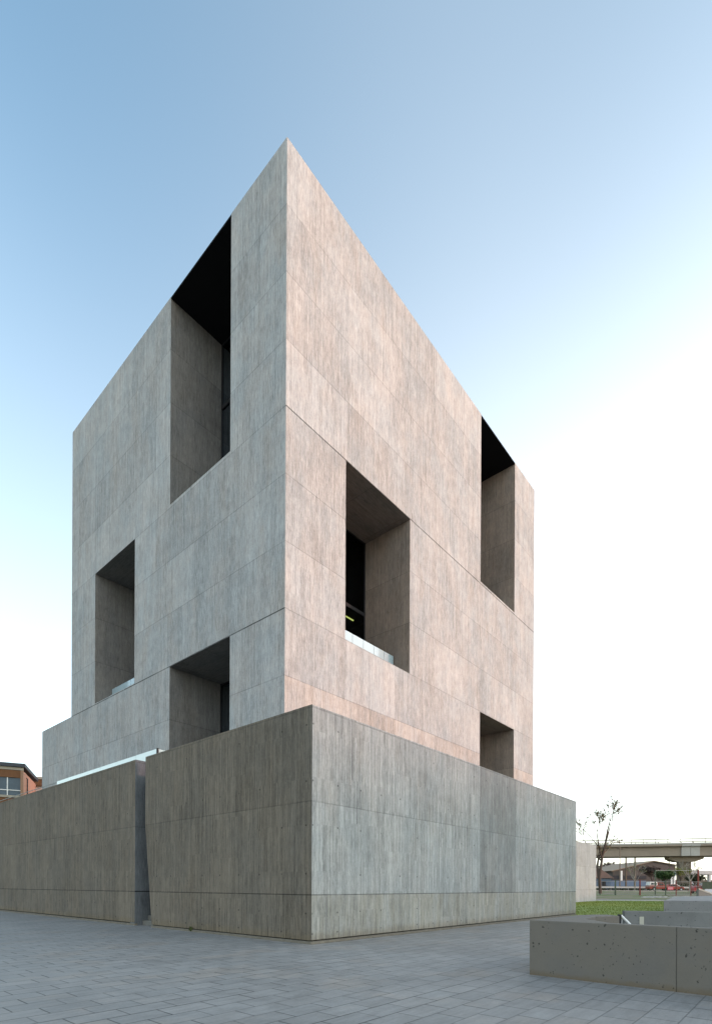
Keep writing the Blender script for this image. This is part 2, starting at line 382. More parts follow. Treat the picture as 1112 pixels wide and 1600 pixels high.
# ------------------------------------------------------------------ podium walls
CX, CY = -1.228, 14.561
PH = 6.63
pod = thing('podium_wall', 'long grey board-marked concrete wall turning the corner below the tower, tallest thing on the paving', 'wall', (CX, CY, 0), ANG)
m = MB()
th = .45
outer = [(0, 0), (21.5, 0), (21.5, 9.0), (21.05, 9.0), (21.05, th), (th, th)]
b = .10
# right arm, carrying the pale face
m.prism([(0, 0), (21.5, 0), (21.5, 9.0), (21.05, 9.0), (21.05, th), (th, th)], b, PH)
m.build('right_arm', M['podium_right'], pod, merge=True, bevel=.02)
# left arm: end beside the stair leans in below mid-height
m = MB(); g0, g1 = 9.27, 8.74
prof = [(0, b), (g1, b), (g0, 3.95), (g0, PH), (0, PH)]
xo = -.003
m.quad([(xo, y, z) for y, z in reversed(prof)], [(y + 60, z) for y, z in reversed(prof)])
m.quad([(th, max(y, th), z) for y, z in prof], [(y + 80, z) for y, z in prof])
for (y0, z0), (y1, z1) in ((prof[1], prof[2]), (prof[2], prof[3])):
    m.quad([(xo, y0, z0), (th, y0, z0), (th, y1, z1), (xo, y1, z1)], [(0, z0), (th, z0), (th, z1), (0, z1)])
m.quad([(xo, 0, PH), (th, th, PH), (th, g0, PH), (xo, g0, PH)])
m.build('left_arm', M['podium_left'], pod, merge=True)
f = MB(); f.prism([(-.05, -.05), (21.5, -.05), (21.5, .10), (.1, .10), (.1, 8.7), (-.05, 8.7)], -.02, .07); f.build('footing', M['footing'], pod)
f = MB(); f.prism([(.03, .03), (21.4, .03), (21.4, .2), (.2, .2), (.2, 8.7), (.03, 8.7)], .06, .105); f.build('shadow_gap', M['gap'], pod)
# far wall beyond the stair gap, with its return along the stair
pod2 = thing('podium_wall', 'brown-grey concrete wall left of the narrow stair gap, running off the left edge', 'wall', (CX, CY, 0), ANG)
m = MB(); m.prism([(0.006, 10.1), (3.2, 10.1), (3.2, 10.5), (0.006, 10.5)], -.01, PH + .027); m.build('return_wall', M['jamb'], pod2, merge=True)
m = MB(); m.prism([(0, 10.106), (th, 10.106), (th, 36), (0, 36)], b, PH + .03)
m.build('wall_face', M['podium_left'], pod2, merge=True, bevel=.02)
f = MB(); f.prism([(-.05, 10.06), (.1, 10.06), (.1, 36), (-.05, 36)], -.02, .07); f.build('footing', M['footing'], pod2)
f = MB(); f.prism([(.03, 10.14), (.2, 10.14), (.2, 35.9), (.03, 35.9)], .06, .105); f.build('shadow_gap', M['gap'], pod2)
# joint where the older pour meets the long run
st = MB()
for i in range(14):
    st.box((.33 + .22 * i, 9.20, 0 if i == 0 else .001 * i), (3.34, 10.09, .19 * (i + 1)))
tag(st.build('stair', M['step'], None), 'concrete steps squeezed into the narrow gap between the two podium walls', 'stairs')
o = bpy.data.objects['stair']; o.location = (CX, CY, 0); o.rotation_euler = (0, 0, ANG)
# terrace slabs between wall and tower
tr = MB(); z1 = 6.18
tr.prism([(th + .01, .46), (21.04, .46), (21.04, 4.95), (3.33, 4.95), (3.33, 9.15), (th + .01, 9.15)], 5.8, z1)
tr.prism([(th + .01, 10.52), (3.33, 10.52), (3.33, 35), (th + .01, 35)], 5.8, z1)
o = tr.build('terrace', M['slab'], None); o.location = (CX, CY, 0); o.rotation_euler = (0, 0, ANG); struct(o)
# terrace balustrade
tb = thing('glass_balustrade', 'long glass balustrade, pale from a painted sky reflection, just behind the top of the left podium wall', 'balustrade', (CX, CY, 0), ANG)
g = MB(); y = 10.3; n = 0
while y < 20.8:
    g.box((1.0, y, z1 + .02), (1.02, y + 1.78, z1 + 1.14)); y += 1.8
g.build('long_panels', M['rail_glass_low'], tb)
g = MB(); g.box((1.0, y, z1 + 1.08), (1.03, 33, z1 + 1.11)); g.build('top_rail', M['galv0'], tb)
g = MB(); g.box((1.06, 10.28, z1 + .02), (3.25, 10.30, z1 + 1.14)); g.build('return_panel', M['rail_glass_low'], tb)
g = MB(); g.box((.98, 10.2, z1 + .001), (1.05, 10.27, z1 + 1.16)); g.build('corner_post', M['frame'], tb)

wd = thing('weed', 'small green weed growing at the foot of the podium wall right of the stair gap', 'plant', (-5.74, 18.40, 0))
m = MB(); Rw = random.Random(4)
for i in range(46):
    a = Rw.uniform(0, 2 * PI); h_ = Rw.uniform(.05, .2); r_ = Rw.uniform(.02, .11); q = Vector((math.cos(a) * r_, math.sin(a) * r_, h_))
    n_ = Vector((-math.sin(a), math.cos(a), 0)) * .012; m.quad([n_, q * .5 + n_ * 1.4 + Vector((0, 0, .03)), q, q * .5 - n_ * 1.4 + Vector((0, 0, .03)), -n_])
m.build('leaves', plain('weed_green', (.07, .085, .03), .8, .3, 20), wd)
# ------------------------------------------------------------------ pale rear wall
rw = MB()
p0 = Vector((23.97, 57.36, 0)); s0 = p0 - DR * 6; s1 = p0 + DR * 6.8
nrm = DL * .4
rw.prism([(s0.x, s0.y), (s1.x, s1.y), (s1.x + nrm.x, s1.y + nrm.y), (s0.x + nrm.x, s0.y + nrm.y)], -.05, 6.63)
tag(rw.build('garden_wall', M['pale_wall'], None, merge=True, bevel=.02), 'pale concrete wall standing on the lawn behind the right end of the podium', 'wall')

# ------------------------------------------------------------------ low concrete walls on the right
w = MB()
a0 = Vector((3.19, 9.70)); dA = Vector((.745, -.667)); nA = Vector((.667, .745))
end = a0 + dA * 6; i0 = a0 + dA * 1.35 + nA * .2; i1 = end + nA * .2
w.prism([tuple(a0), tuple(end), tuple(i1), tuple(i0), (4.40, 10.15), (4.98, 10.98), (5.60, 11.22), (5.62, 11.76), (5.35, 11.80), (4.78, 11.46)], -.05, 1.0)
tag(w.build('low_wall', M['cast_a'], None, merge=True, bevel=.012), 'nearest low concrete wall, pitted dark grey, standing on the paving at the right edge', 'wall', 'low concrete walls')
w = MB(); w.box((0, 0, 0), (8, .25, 1.0)); 
lw = thing('low_wall', 'dark grey low wall with a small pale plate, just behind the nearest low wall', 'wall', (6.93, 13.62, 0), math.atan2(-.247, .969), 'low concrete walls')
w.build('wall_face', M['cast_b'], lw, merge=True, bevel=.012)
MB().box((.35, -.012, .60), (.45, .0, .86)).build('plate', plain('pale_plate', (.42, .40, .33), .6, .1), lw)
w = MB(); w.prism([(14.76, 25.32), (25.0, 20.6), (36, 38), (28.5, 42.3), (21.35, 35.4)], -.02, 1.0)
tag(w.build('low_platform', M['cast_c'], None, merge=True, bevel=.015), 'broad low concrete platform with a light top, beyond the two low walls', 'platform')
# short hand rail between the first two low walls
hr = thing('handrail', 'short white sloping handrail with a dark post behind the nearest low wall', 'handrail', (5.75, 11.5, 0))
M['white'] = plain('white_paint', (.72, .72, .70), .5, .06)
MB().box((-.04, -.03, 0), (.02, .03, 1.02)).build('post', M['frame'], hr)
MB().tube([(.02, 0, 1.0), (.36, -.1, .62), (.85, -.25, .1)], .025, 8).build('rail', M['white'], hr)

# ------------------------------------------------------------------ ground
def sheet(name, pts, z, mat):
    mb = MB(); mb.quad([(x, y, z) for x, y in pts]); o = mb.build(name, mat); return struct(o)
def paver_mat():
    s = NT('stone_paving', .62); x, y, _ = s.sep(s.obj())
    L, Wd = .64, .40
    r = s.math('FLOOR', s.math('DIVIDE', y, Wd)); fy = s.math('FRACT', s.math('DIVIDE', y, Wd))
    off = s.math('ADD', s.math('MULTIPLY', s.math('MODULO', s.math('ABSOLUTE', r), 2), .5), s.math('MULTIPLY', s.white(s.vec(r, 3, 3)), .12))
    uu = s.math('ADD', s.math('DIVIDE', x, L), off); c = s.math('FLOOR', uu); fx = s.math('FRACT', uu)
    dx = s.math('MULTIPLY', s.math('SUBTRACT', .5, s.math('ABSOLUTE', s.math('SUBTRACT', fx, .5))), L)
    dy = s.math('MULTIPLY', s.math('SUBTRACT', .5, s.math('ABSOLUTE', s.math('SUBTRACT', fy, .5))), Wd)
    jx = s.math('MULTIPLY', s.step(dx, .005, .013, 1, 0), s.step(s.white(s.vec(c, r, 6)), .2, .7, .45, 1))
    jy = s.math('MULTIPLY', s.step(dy, .005, .012, 1, 0), s.step(s.white(s.vec(s.math('FLOOR', s.math('MULTIPLY', r, .34)), s.math('FLOOR', s.math('DIVIDE', x, 5)), 1)), .1, .8, .45, 1))
    j = s.math('MAXIMUM', jx, jy)
    tone = s.white(s.vec(c, r, 1)); hue = s.white(s.vec(c, r, 2)); warm = s.white(s.vec(c, r, 9))
    o = s.obj()
    n1 = s.noise(o, .35, 5, .6, .5); n2 = s.noise(o, 2.2, 5, .65); n3 = s.noise(o, 22, 4, .7)
    n4 = s.noise(s.vec(s.math('MULTIPLY', x, 1.2), s.math('MULTIPLY', y, 7)), 1.5, 4, .65)
    k = s.math('ADD', .65, s.math('MULTIPLY', tone, .11))
    for n, a in ((n1, .45), (n2, .55), (n3, .4), (n4, .5)): k = s.math('ADD', k, s.math('MULTIPLY', s.math('SUBTRACT', n, .5), a))
    k = s.math('ADD', k, .22)
    col = s.mix(hue, (.25, .245, .238), (.265, .255, .245))
    col = s.mix(s.step(s.math('ADD', s.math('MULTIPLY', warm, .1), s.noise(o, .55, 4, .6)), .56, .72, 0, .5), col, (.285, .245, .21))
    k = s.math('MULTIPLY', k, s.math('SUBTRACT', 1.0, s.math('MULTIPLY', s.step(s.noise(s.vec(x, y, 5), 1.1, 3, .6), .66, .8), .3)))
    k = s.math('MULTIPLY', k, s.math('SUBTRACT', 1.0, s.math('MULTIPLY', j, .9)))
    lm, _c = s.voro(s.vec(x, s.math('MULTIPLY', y, 2.2), 3), .9)
    s.color(s.mix(s.math('MULTIPLY', s.step(lm, .03, .05, 1, 0), .5), s.scale(col, k), (.32, .33, .34)))
    s.b.inputs['Specular IOR Level'].default_value = .3
    s.put(s.b.inputs['Roughness'], s.step(n2, .2, .8, .5, .8))
    s.bump(s.math('SUBTRACT', s.math('ADD', s.math('MULTIPLY', n3, .25), s.math('ADD', s.math('MULTIPLY', n2, .2), s.math('MULTIPLY', tone, .3))), j), .35, .01)
    return s.m
# terrain: flat to the path, then rising gently to the road, flat again to the horizon
def earth_mat():
    s = NT('rough_ground', .95); o = s.obj()
    n = s.noise(o, .25, 5, .65, .5); g = s.noise(o, 2.5, 5, .7)
    c = s.mix(s.step(n, .42, .58), (.075, .11, .03), (.15, .13, .09))
    s.color(s.scale(c, s.math('ADD', .6, s.math('MULTIPLY', g, .8)))); return s.m
mb = MB(); ys = [(-200, -.012), (70, -.012), (90, .32), (113, .98), (4000, .98)]
for (ya, za), (yb, zb) in zip(ys, ys[1:]):
    mb.quad([(-3000, ya, za), (3000, ya, za), (3000, yb, zb), (-3000, yb, zb)])
struct(mb.build('ground', earth_mat(), None, merge=True))
mb = MB(); mb.quad([(-45, -30, 0), (60, -30, 0), (60, 12.6, 0), (21.9, 12.6, 0), (21.9, 60, 0), (-45, 60, 0)][:0] or [(-40, -45, 0), (42, -45, 0), (42, 40, 0), (-40, 40, 0)])
pv = mb.build('paving', paver_mat(), None); pv.rotation_euler = (0, 0, ANG); pv.location = (0, 0, -.004); struct(pv)
def lawn_mat():
    s = NT('lawn_green', .9); o = s.obj()
    n = s.noise(o, .5, 5, .7); g = s.noise(o, 9, 4, .7)
    c = s.mix(s.step(n, .35, .65), (.155, .205, .035), (.20, .25, .055))
    s.color(s.scale(c, s.math('ADD', .55, s.math('MULTIPLY', g, .9)))); s.bump(g, .8, .05); return s.m
lawn_pts = [(11.5, 26.6), (16, 27.4), (30, 33.5), (62, 58), (62, 64), (27.5, 63.6), (18, 60)]
lawn = sheet('lawn', lawn_pts, .006, lawn_mat())
def inside(x, y, pts):
    r = False; j = len(pts) - 1
    for i in range(len(pts)):
        xi, yi = pts[i]; xj, yj = pts[j]
        if (yi > y) != (yj > y) and x < (xj - xi) * (y - yi) / (yj - yi) + xi: r = not r
        j = i
    return r
gm = MB(); n = 0
while n < 26000:
    x = random.uniform(11, 45); y = random.uniform(26.5, 64)
    if not inside(x, y, lawn_pts) or x / y > .70: continue
    n += 1; hgt = random.uniform(.03, .075); t = random.uniform(0, PI); wd = random.uniform(.012, .03)
    dx, dy = math.cos(t) * wd, math.sin(t) * wd; lx, ly = random.uniform(-.03, .03), random.uniform(-.03, .03)
    gm.quad([(x - dx, y - dy, .005), (x + dx, y + dy, .005), (x + lx, y + ly, hgt)], [(0, 0), (1, 0), (.5, 1)])
go = gm.build('grass', lawn_mat()); go['kind'] = 'stuff'; go['label'] = 'short green grass blades of the lawn'
asph = plain('path_gravel', (.115, .11, .112), .95, .3, 1.2, .3)
sheet('path', [(24, 64.6), (75, 64.4), (84, 73), (26, 73)], .012, asph)
kb = MB(); kb.prism([(27.4, 63.7), (62, 64.05), (62, 64.3), (27.4, 64.1)], -.01, .12); struct(kb.build('kerb', plain('kerb_stone', (.45, .45, .43), .9, .15, 1)))
# road with pale edge kerbs beyond the fence
mb = MB(); mb.quad([(-200, 112.5, .975), (400, 112.5, .975), (400, 126, .995), (-200, 126, .995)]); struct(mb.build('road', plain('asphalt', (.07, .07, .072), .9, .25, 1)))
kb = MB(); kb.prism([(-200, 109.9), (400, 109.9), (400, 110.3), (-200, 110.3)], .7, 1.06); struct(kb.build('kerb', plain('road_kerb', (.38, .36, .32), .9, .15, 1)))

# ------------------------------------------------------------------ fence with green and red posts
def TZ(y): 
    for (ya, za), (yb, zb) in zip(ys, ys[1:]):
        if ya <= y <= yb: return za + (zb - za) * (y - ya) / (yb - ya)
    return .98
M['red'] = plain('red_paint', (.13, .022, .016), .6, .2, 2)
M['green'] = plain('green_paint', (.045, .07, .045), .6, .2, 2)
M['galv'] = plain('galvanised', (.22, .22, .21), .5, .2, 2)
FY = 90.0; fz = TZ(FY)
fence = thing('mesh_fence', 'thin mesh fence on slim posts crossing behind the lawn and gravel path', 'fence', (0, FY, fz))
PXX = lambda px, Y: (px - 556) / 824.74 * Y
m = MB(); x = PXX(930, FY); x1 = PXX(1094, FY)
k = x
while k < x1:
    m.tube([(k, 0, .05), (k, 0, 2.35)], .009, 3); k += .4
for z in (.15, .8, 1.5, 2.35): m.tube([(x, 0, z), (x1, 0, z)], .03, 4)
m.build('mesh', M['galv'], fence)
for px, mt, h_, r in ((937, 'green', 2.5, .06), (961, 'green', 2.6, .09), (999.4, 'red', 2.65, .085), (1039.5, 'green', 2.6, .07), (1056, 'red', 2.5, .05), (1079, 'red', 2.4, .05)):
    X = PXX(px, FY); q = MB(); q.box((X - r, -r, -.1), (X + r, r, h_)); q.box((X - r - .02, -r - .02, h_), (X + r + .02, r + .02, h_ + .04)); o = q.build('post', M[mt], fence)
gate = thing('gate_frame', 'tall slim red steel gate frame beside the red hatchback', 'gate', (PXX(1025.5, FY), FY + .4, fz))
gw = PXX(1092.6, FY) - PXX(1025.5, FY)
MB().box((-.07, -.07, -.1), (.07, .07, 4.35)).build('post', M['green'], gate)
MB().box((gw - .10, -.1, -.1), (gw + .10, .1, 4.45)).build('post', M['red'], gate)
MB().box((.07, -.03, 4.25), (gw - .10, .03, 4.33)).build('top_bar', M['galv'], gate)
# guard rail on the far road side
gr = thing('guard_rail', 'long pale steel guard rail beside the road behind the pickup', 'guard rail', (0, 120, .98))
m = MB(); m.box((PXX(925, 120), 0, .55), (PXX(1093, 120), .06, .95)); m.build('beam', plain('pale_steel', (.42, .41, .38), .5, .15), gr)
k = PXX(927, 120)
while k < PXX(1092, 120): MB().box((k - .06, .07, -.1), (k + .06, .18, .85)).build('post', M['galv'], gr); k += 4
# rubble
rb = MB()
for i in range(240):
    px = random.choice((random.gauss(1022, 9), random.gauss(1062, 8), random.uniform(1005, 1075))); Y = 80 + random.uniform(-2, 3)
    c = Vector((PXX(px, Y), Y, TZ(Y))); r = random.uniform(.04, .2)
    rb.prism([(c.x + r * math.cos(t + random.random() * .5), c.y + r * math.sin(t)) for t in (0, 1.3, 2.6, 3.9, 5.1)], c.z - .05, c.z + r * random.uniform(.5, 1))
o = rb.build('rubble', plain('pale_rubble', (.42, .41, .39), .95, .3, 2)); o['kind'] = 'stuff'; o['label'] = 'pale broken stone scattered along the far edge of the gravel path'

# ------------------------------------------------------------------ vehicles
M['carred'] = plain('red_car_paint', (.20, .035, .02), .35, .06)
M['carred2'] = plain('bright_red_car_paint', (.26, .02, .02), .35, .05)
M['carwhite'] = plain('white_car_paint', (.62, .61, .58), .3, .05)
M['carglass'] = plain('car_glass', (.03, .035, .04), .15, .05)
M['tyre'] = plain('tyre_rubber', (.02, .02, .02), .9, .1)
M['rim'] = plain('wheel_rim', (.35, .35, .35), .4, .05)
def side_solid(prof, w, name, mat, parent, bev=.05, inset=0.0):
    """profile in x,z extruded across y, shoulders pulled in above z"""
    mb = MB(); n = len(prof)
    for s_ in (-1, 1):
        q = [(x, s_ * (w / 2 - (inset if z > 1.05 else 0)), z) for x, z in (prof if s_ < 0 else list(reversed(prof)))]; mb.quad(q)
    for i in range(n):
        (xa, za), (xb, zb) = prof[i], prof[(i + 1) % n]
        wa = w / 2 - (inset if za > 1.05 else 0); wb = w / 2 - (inset if zb > 1.05 else 0)
        mb.quad([(xa, wa, za), (xb, wb, zb), (xb, -wb, zb), (xa, -wa, za)])
    return mb.build(name, mat, parent, merge=True, bevel=bev)
def wheels(root, xs, w, r):
    for x in xs:
        for sy in (-1, 1):
            y = sy * (w / 2 - .09); t = MB().tube([(x, y - .1, r), (x, y + .1, r)], r, 20).build('wheel', M['tyre'], root)
            MB().tube([(x, y - .115, r), (x, y + .115, r)], r * .58, 14).build('rim', M['rim'], t)
def arch(cx, r, z0):   # wheel arch points
    return [(cx + r * math.cos(t), z0 + r * math.sin(t)) for t in [PI * (1 - i / 6) for i in range(7)]]
def side_glass(root, quads, w):
    for q in quads:
        for sy in (-1, 1):
            y = sy * w / 2; mb = MB()
            mb.v += [(x, y, z) for x, z in q] + [(x, y + sy * .012, z) for x, z in q]
            n = len(q); mb.f.append(tuple(range(n))); mb.uv.append([(0, 0)] * n); mb.f.append(tuple(range(n, 2 * n))); mb.uv.append([(0, 0)] * n)
            for i in range(n): mb.f.append((i, (i + 1) % n, n + (i + 1) % n, n + i)); mb.uv.append([(0, 0)] * 4)
            mb.build('window', M['carglass'], root)
CYY = 115.5; cz = .985
def vehicle_root(name, label, px, Y): return thing(name, label, 'pickup' if 'pickup' in name else 'car', (PXX(px, Y), Y, cz))
pk = vehicle_root('pickup_truck', 'old red pickup truck with a white canopy over its bed, parked on the road', 1011, CYY)
W = 1.75
body = [(0, .55), (.0, 1.15), (1.75, 1.15), (1.8, 1.15), (3.4, 1.15), (4.75, 1.02), (4.9, .85), (4.9, .42)] + list(reversed(arch(4.05, .42, .42))) + list(reversed(arch(1.05, .42, .42))) + [(.05, .42)]
side_solid(body, W, 'body', M['carred'], pk)
side_solid([(1.85, 1.12), (2.05, 1.75), (2.95, 1.75), (3.5, 1.12)], W - .1, 'cab', M['carred'], pk, .06, .1)
side_solid([(.02, 1.16), (.18, 1.92), (1.7, 1.92), (1.8, 1.16)], W - .06, 'canopy', M['carwhite'], pk, .05, .08)
side_glass(pk, [[(.32, 1.3), (.42, 1.72), (.95, 1.72), (.95, 1.3)], [(1.05, 1.3), (1.05, 1.72), (1.58, 1.72), (1.62, 1.3)]], W - .17)
side_glass(pk, [[(2.05, 1.2), (2.18, 1.62), (2.85, 1.62), (3.2, 1.2)]], W - .25)
MB().box((4.88, -.75, .45), (4.98, .75, .62)).build('bumper', M['rim'], pk)
for sy in (-1, 1): MB().box((4.86, sy * .62 - .12, .72), (4.93, sy * .62 + .12, .9)).build('headlight', M['rim'], pk)
wheels(pk, (1.05, 4.05), W, .36)
def hatch(root, paint, L=4.1):
    s = L / 4.1
    body = [(0, .5), (.03, .95), (.25, 1.0), (2.9, .98), (3.9, .82), (4.1, .62), (4.1, .35)] + list(reversed(arch(3.3, .36, .35))) + list(reversed(arch(.8, .36, .35))) + [(.05, .35)]
    side_solid([(x * s, z) for x, z in body], 1.66, 'body', paint, root, .05)
    side_solid([(x * s, z) for x, z in [(.12, .97), (.55, 1.42), (2.1, 1.44), (3.0, .96)]], 1.56, 'cabin', paint, root, .06, .12)
    side_glass(root, [[(x * s, z) for x, z in [(.4, 1.02), (.65, 1.34), (1.2, 1.35), (1.2, 1.02)]], [(x * s, z) for x, z in [(1.3, 1.02), (1.3, 1.35), (2.0, 1.36), (2.6, 1.02)]]], 1.56)
    for sy in (-1, 1): MB().box((4.0 * s, sy * .6 - .12, .6), (4.1 * s, sy * .6 + .12, .74)).build('headlight', M['rim'], root)
    wheels(root, (.8 * s, 3.3 * s), 1.66, .31)
wc = vehicle_root('parked_car', 'white-nosed red car with a pale windscreen frame, parked in front of the pickup', 1038, CYY + .3)
hatch(wc, M['carred'], 3.9)
MB().box((3.35, -.75, .62), (3.93, .75, .84)).build('bonnet_front', M['carwhite'], wc)
for sy in (-1, 1): MB().tube([(2.1, sy * .7, 1.45), (2.95, sy * .72, .99)], .05, 6).build('windscreen_pillar', M['carwhite'], wc)
rc = thing('parked_car', 'bright red hatchback by the red gate post, partly cut off by the concrete ramp', 'car', (PXX(1079, 100), 100, TZ(100)))
hatch(rc, M['carred2'])
bc = thing('parked_car', 'pale blue-grey car beyond the road, near the white portal building', 'car', (PXX(1095, 150), 150, cz)); hatch(bc, plain('blue_grey_paint', (.25, .3, .38), .3, .05))
# pink banner board in front of the cars
bn = thing('sign_board', 'small pink notice board with white marks on the fence in front of the cars', 'sign', (PXX(1042.5, 89.8), 89.8, TZ(89.8)))
MB().box((0, 0, .95), (1.05, .03, 1.5)).build('board', plain('pink_board', (.42, .05, .08), .6, .15), bn)
m = MB()
for i in range(4): 
    x = .15 + i * .2; m.box((x, -.012, 1.08), (x + .04, -.002, 1.36)); m.box((x + .04, -.012, 1.32), (x + .12, -.002, 1.36)); m.box((x + .04, -.012, 1.08), (x + .12, -.002, 1.12))
m.build('marks', M['white'], bn)

# ------------------------------------------------------------------ viaduct
M['viaduct'] = plain('viaduct_concrete', (.26, .21, .165), .9, .2, .35)
M['viaduct2'] = plain('viaduct_joint_concrete', (.38, .36, .33), .9, .2, .35)
va = math.atan2(-9, 30)
vd = thing('road_viaduct', 'elevated concrete viaduct crossing the sky on a single broad pier', 'bridge', (86, 150, 0), va)
def beam(x0, x1, mat, name, extra=0.0):
    prof = [(-1.2, 10.45), (1.2, 10.45), (2.6 + extra, 12.95), (5.0, 13.25), (5.0, 13.65), (-5.0, 13.65), (-5.0, 13.25), (-2.6 - extra, 12.95)]
    prof = [(-4.2 - extra, 10.4), (4.2 + extra, 10.4), (4.2 + extra, 12.9), (5.2, 13.05), (5.2, 13.55), (-5.2, 13.55), (-5.2, 13.05), (-4.2 - extra, 12.9)]
    mb = MB(); n = len(prof)
    mb.quad([(x0, y, z) for y, z in prof]); mb.quad([(x1, y, z) for y, z in reversed(prof)])
    for i in range(n):
        (ya, za), (yb, zb) = prof[i], prof[(i + 1) % n]; mb.quad([(x0, ya, za), (x0, yb, zb), (x1, yb, zb), (x1, ya, za)])
    return mb.build(name, mat, vd, merge=True)
beam(-60, 4.4, M['viaduct'], 'deck'); beam(8.9, 90, M['viaduct'], 'deck')
beam(4.45, 6.6, M['viaduct2'], 'joint_block', .3); beam(6.68, 8.85, M['viaduct2'], 'joint_block', .3)
for x in (-42, 6.2, 54):
    pr = MB(); 
    pr.prism([(x - 1.45, -1.6), (x + 1.45, -1.6), (x + 1.45, 1.6), (x - 1.45, 1.6)], .3, 9.1)
    p = pr.build('pier', plain('pier_concrete', (.16, .125, .095), .9, .3, .5), vd, bevel=.1, merge=True)
    c = MB(); q = [(x - 4.3, 10.38), (x - 4.3, 9.7), (x - 2.2, 8.9), (x + 2.2, 8.9), (x + 4.3, 9.7), (x + 4.3, 10.38)]
    c.quad([(a, -2.2, z) for a, z in q]); c.quad([(a, 2.2, z) for a, z in reversed(q)])
    for i in range(6):
        (xa, za), (xb, zb) = q[i], q[(i + 1) % 6]; c.quad([(xa, -2.2, za), (xa, 2.2, za), (xb, 2.2, zb), (xb, -2.2, zb)])
    c.build('pier_cap', M['viaduct'], vd, merge=True)
for s_ in (-1, 1):
    rl = MB(); 
    rl.tube([(-60, s_ * 5.0, 15.0), (90, s_ * 5.0, 15.0)], .13, 5); rl.tube([(-60, s_ * 5.0, 14.3), (90, s_ * 5.0, 14.3)], .03, 4)
    x = -59
    while x < 90: rl.tube([(x, s_ * 5.0, 13.5), (x, s_ * 5.0, 15.0)], .08, 4); x += 3.0
    rl.build('railing', M['viaduct'], vd)
    MB().box((-60, s_ * 5.15 - .1, 13.56), (90, s_ * 5.15 + .1, 13.95)).build('parapet', M['viaduct2'], vd)
# far second viaduct posts seen below the deck
# ------------------------------------------------------------------ sheds and buildings behind
def gable(root, X0, X1, Y0, Y1, ze, za, xa, zb, wallm, roofm):
    w = MB(); b0 = .5
    w.quad([(X0, Y0, b0), (X1, Y0, b0), (X1, Y0, zb), (xa, Y0, za), (X0, Y0, ze)]); w.quad([(X1, Y1, b0), (X0, Y1, b0), (X0, Y1, ze), (xa, Y1, za), (X1, Y1, zb)])
    w.quad([(X0, Y1, b0), (X0, Y0, b0), (X0, Y0, ze), (X0, Y1, ze)]); w.quad([(X1, Y0, b0), (X1, Y1, b0), (X1, Y1, zb), (X1, Y0, zb)])
    w.build('wall', wallm, root)
    r = MB(); o_ = .7
    for (xa_, z_a, xb_, z_b) in ((X0 - .8, ze - .25, xa, za), (xa, za, X1 + .8, zb - .2)):
        r.quad([(xa_, Y0 - o_, z_a + .04), (xb_, Y0 - o_, z_b + .04), (xb_, Y1 + o_, z_b + .04), (xa_, Y1 + o_, z_a + .04)])
        r.quad([(xa_, Y0 - o_, z_a + .34), (xb_, Y0 - o_, z_b + .34), (xb_, Y1 + o_, z_b + .34), (xa_, Y1 + o_, z_a + .34)])
        r.quad([(xa_, Y0 - o_, z_a + .04), (xb_, Y0 - o_, z_b + .04), (xb_, Y0 - o_, z_b + .34), (xa_, Y0 - o_, z_a + .34)])
    r.build('roof', roofm, root)
SY = 200
sh = thing('industrial_shed', 'wide low-gabled brown shed with a blue painted base, under the viaduct', 'warehouse', (0, 0, 0))
xl, xr, xa = PXX(957, SY), PXX(1055, SY), PXX(1020, SY)
gable(sh, xl, xr, SY, SY + 30, 7.9, 11.6, xa, 10.2, plain('brown_cladding', (.10, .082, .075), .9, .25, .5), plain('rust_roof', (.24, .18, .13), .8, .25, .4))
MB().box((xl - 8, SY - .3, .5), (PXX(1008, SY), SY - .02, 4.3)).build('blue_base', plain('blue_paint', (.12, .17, .25), .8, .25, .6), sh)
MB().box((xl + .3, SY - .22, 4.9), (PXX(1009, SY), SY - .02, 6.2)).build('window_band', plain('dark_band', (.035, .035, .04), .7, .2), sh)
for px in (1047, 1051.5): MB().box((PXX(px, SY), SY - .35, 1), (PXX(px + 2.4, SY), SY - .02, 7.6)).build('door', M['white'], sh)
MB().box((PXX(968.3, SY), SY - .6, 4.3), (PXX(970.9, SY), SY - .32, 8.0)).build('sign_panel', M['white'], sh)
hs = thing('small_house', 'small house with a brown hipped roof left of the wide shed', 'house', (0, 0, 0))
hx0, hx1 = PXX(930, 185), PXX(954, 185)
MB().box((hx0, 185, .5), (hx1, 193, 5.0)).build('wall', plain('dull_blue_wall', (.11, .15, .21), .9, .2, .6), hs)
r = MB(); xm = PXX(941, 185)
P_ = [(hx0 - .6, 184.4, 4.9), (hx1 + 1.0, 184.4, 4.9), (hx1 + 1.0, 194, 4.9), (hx0 - .6, 194, 4.9), (hx0 + 1.4, 189, 8.2), (PXX(947, 185), 189, 8.2)]
for q in ((0, 1, 5, 4), (1, 2, 5), (2, 3, 4, 5), (3, 0, 4), (0, 3, 2, 1)): r.quad([P_[i] for i in q])
r.build('roof', plain('brown_tiles', (.13, .08, .06), .9, .25, .8), hs)
MB().box((PXX(940, 185), 184.9, 1.2), (PXX(946, 185), 184.99, 3.8)).build('door', M['frame'], hs)
wb = thing('white_portal_building', 'low white flat-roofed building with an open portal at the far right', 'building', (0, 0, 0))
WY = 170; wm = plain('white_render', (.50, .50, .50), .8, .12, .5)
MB().box((PXX(1078, WY), WY, 6.0), (PXX(1135, WY), WY + 12, 7.2)).build('roof', wm, wb)
for px in (1079, 1107.5, 1130): MB().box((PXX(px, WY), WY + .1, .5), (PXX(px + 3.2, WY), WY + 1.0, 5.99)).build('column', wm, wb)
m = MB(); k = PXX(1083, WY)
while k < PXX(1130, WY): m.box((k, WY + .8, .9), (k + .35, WY + .95, 3.3)); k += .5
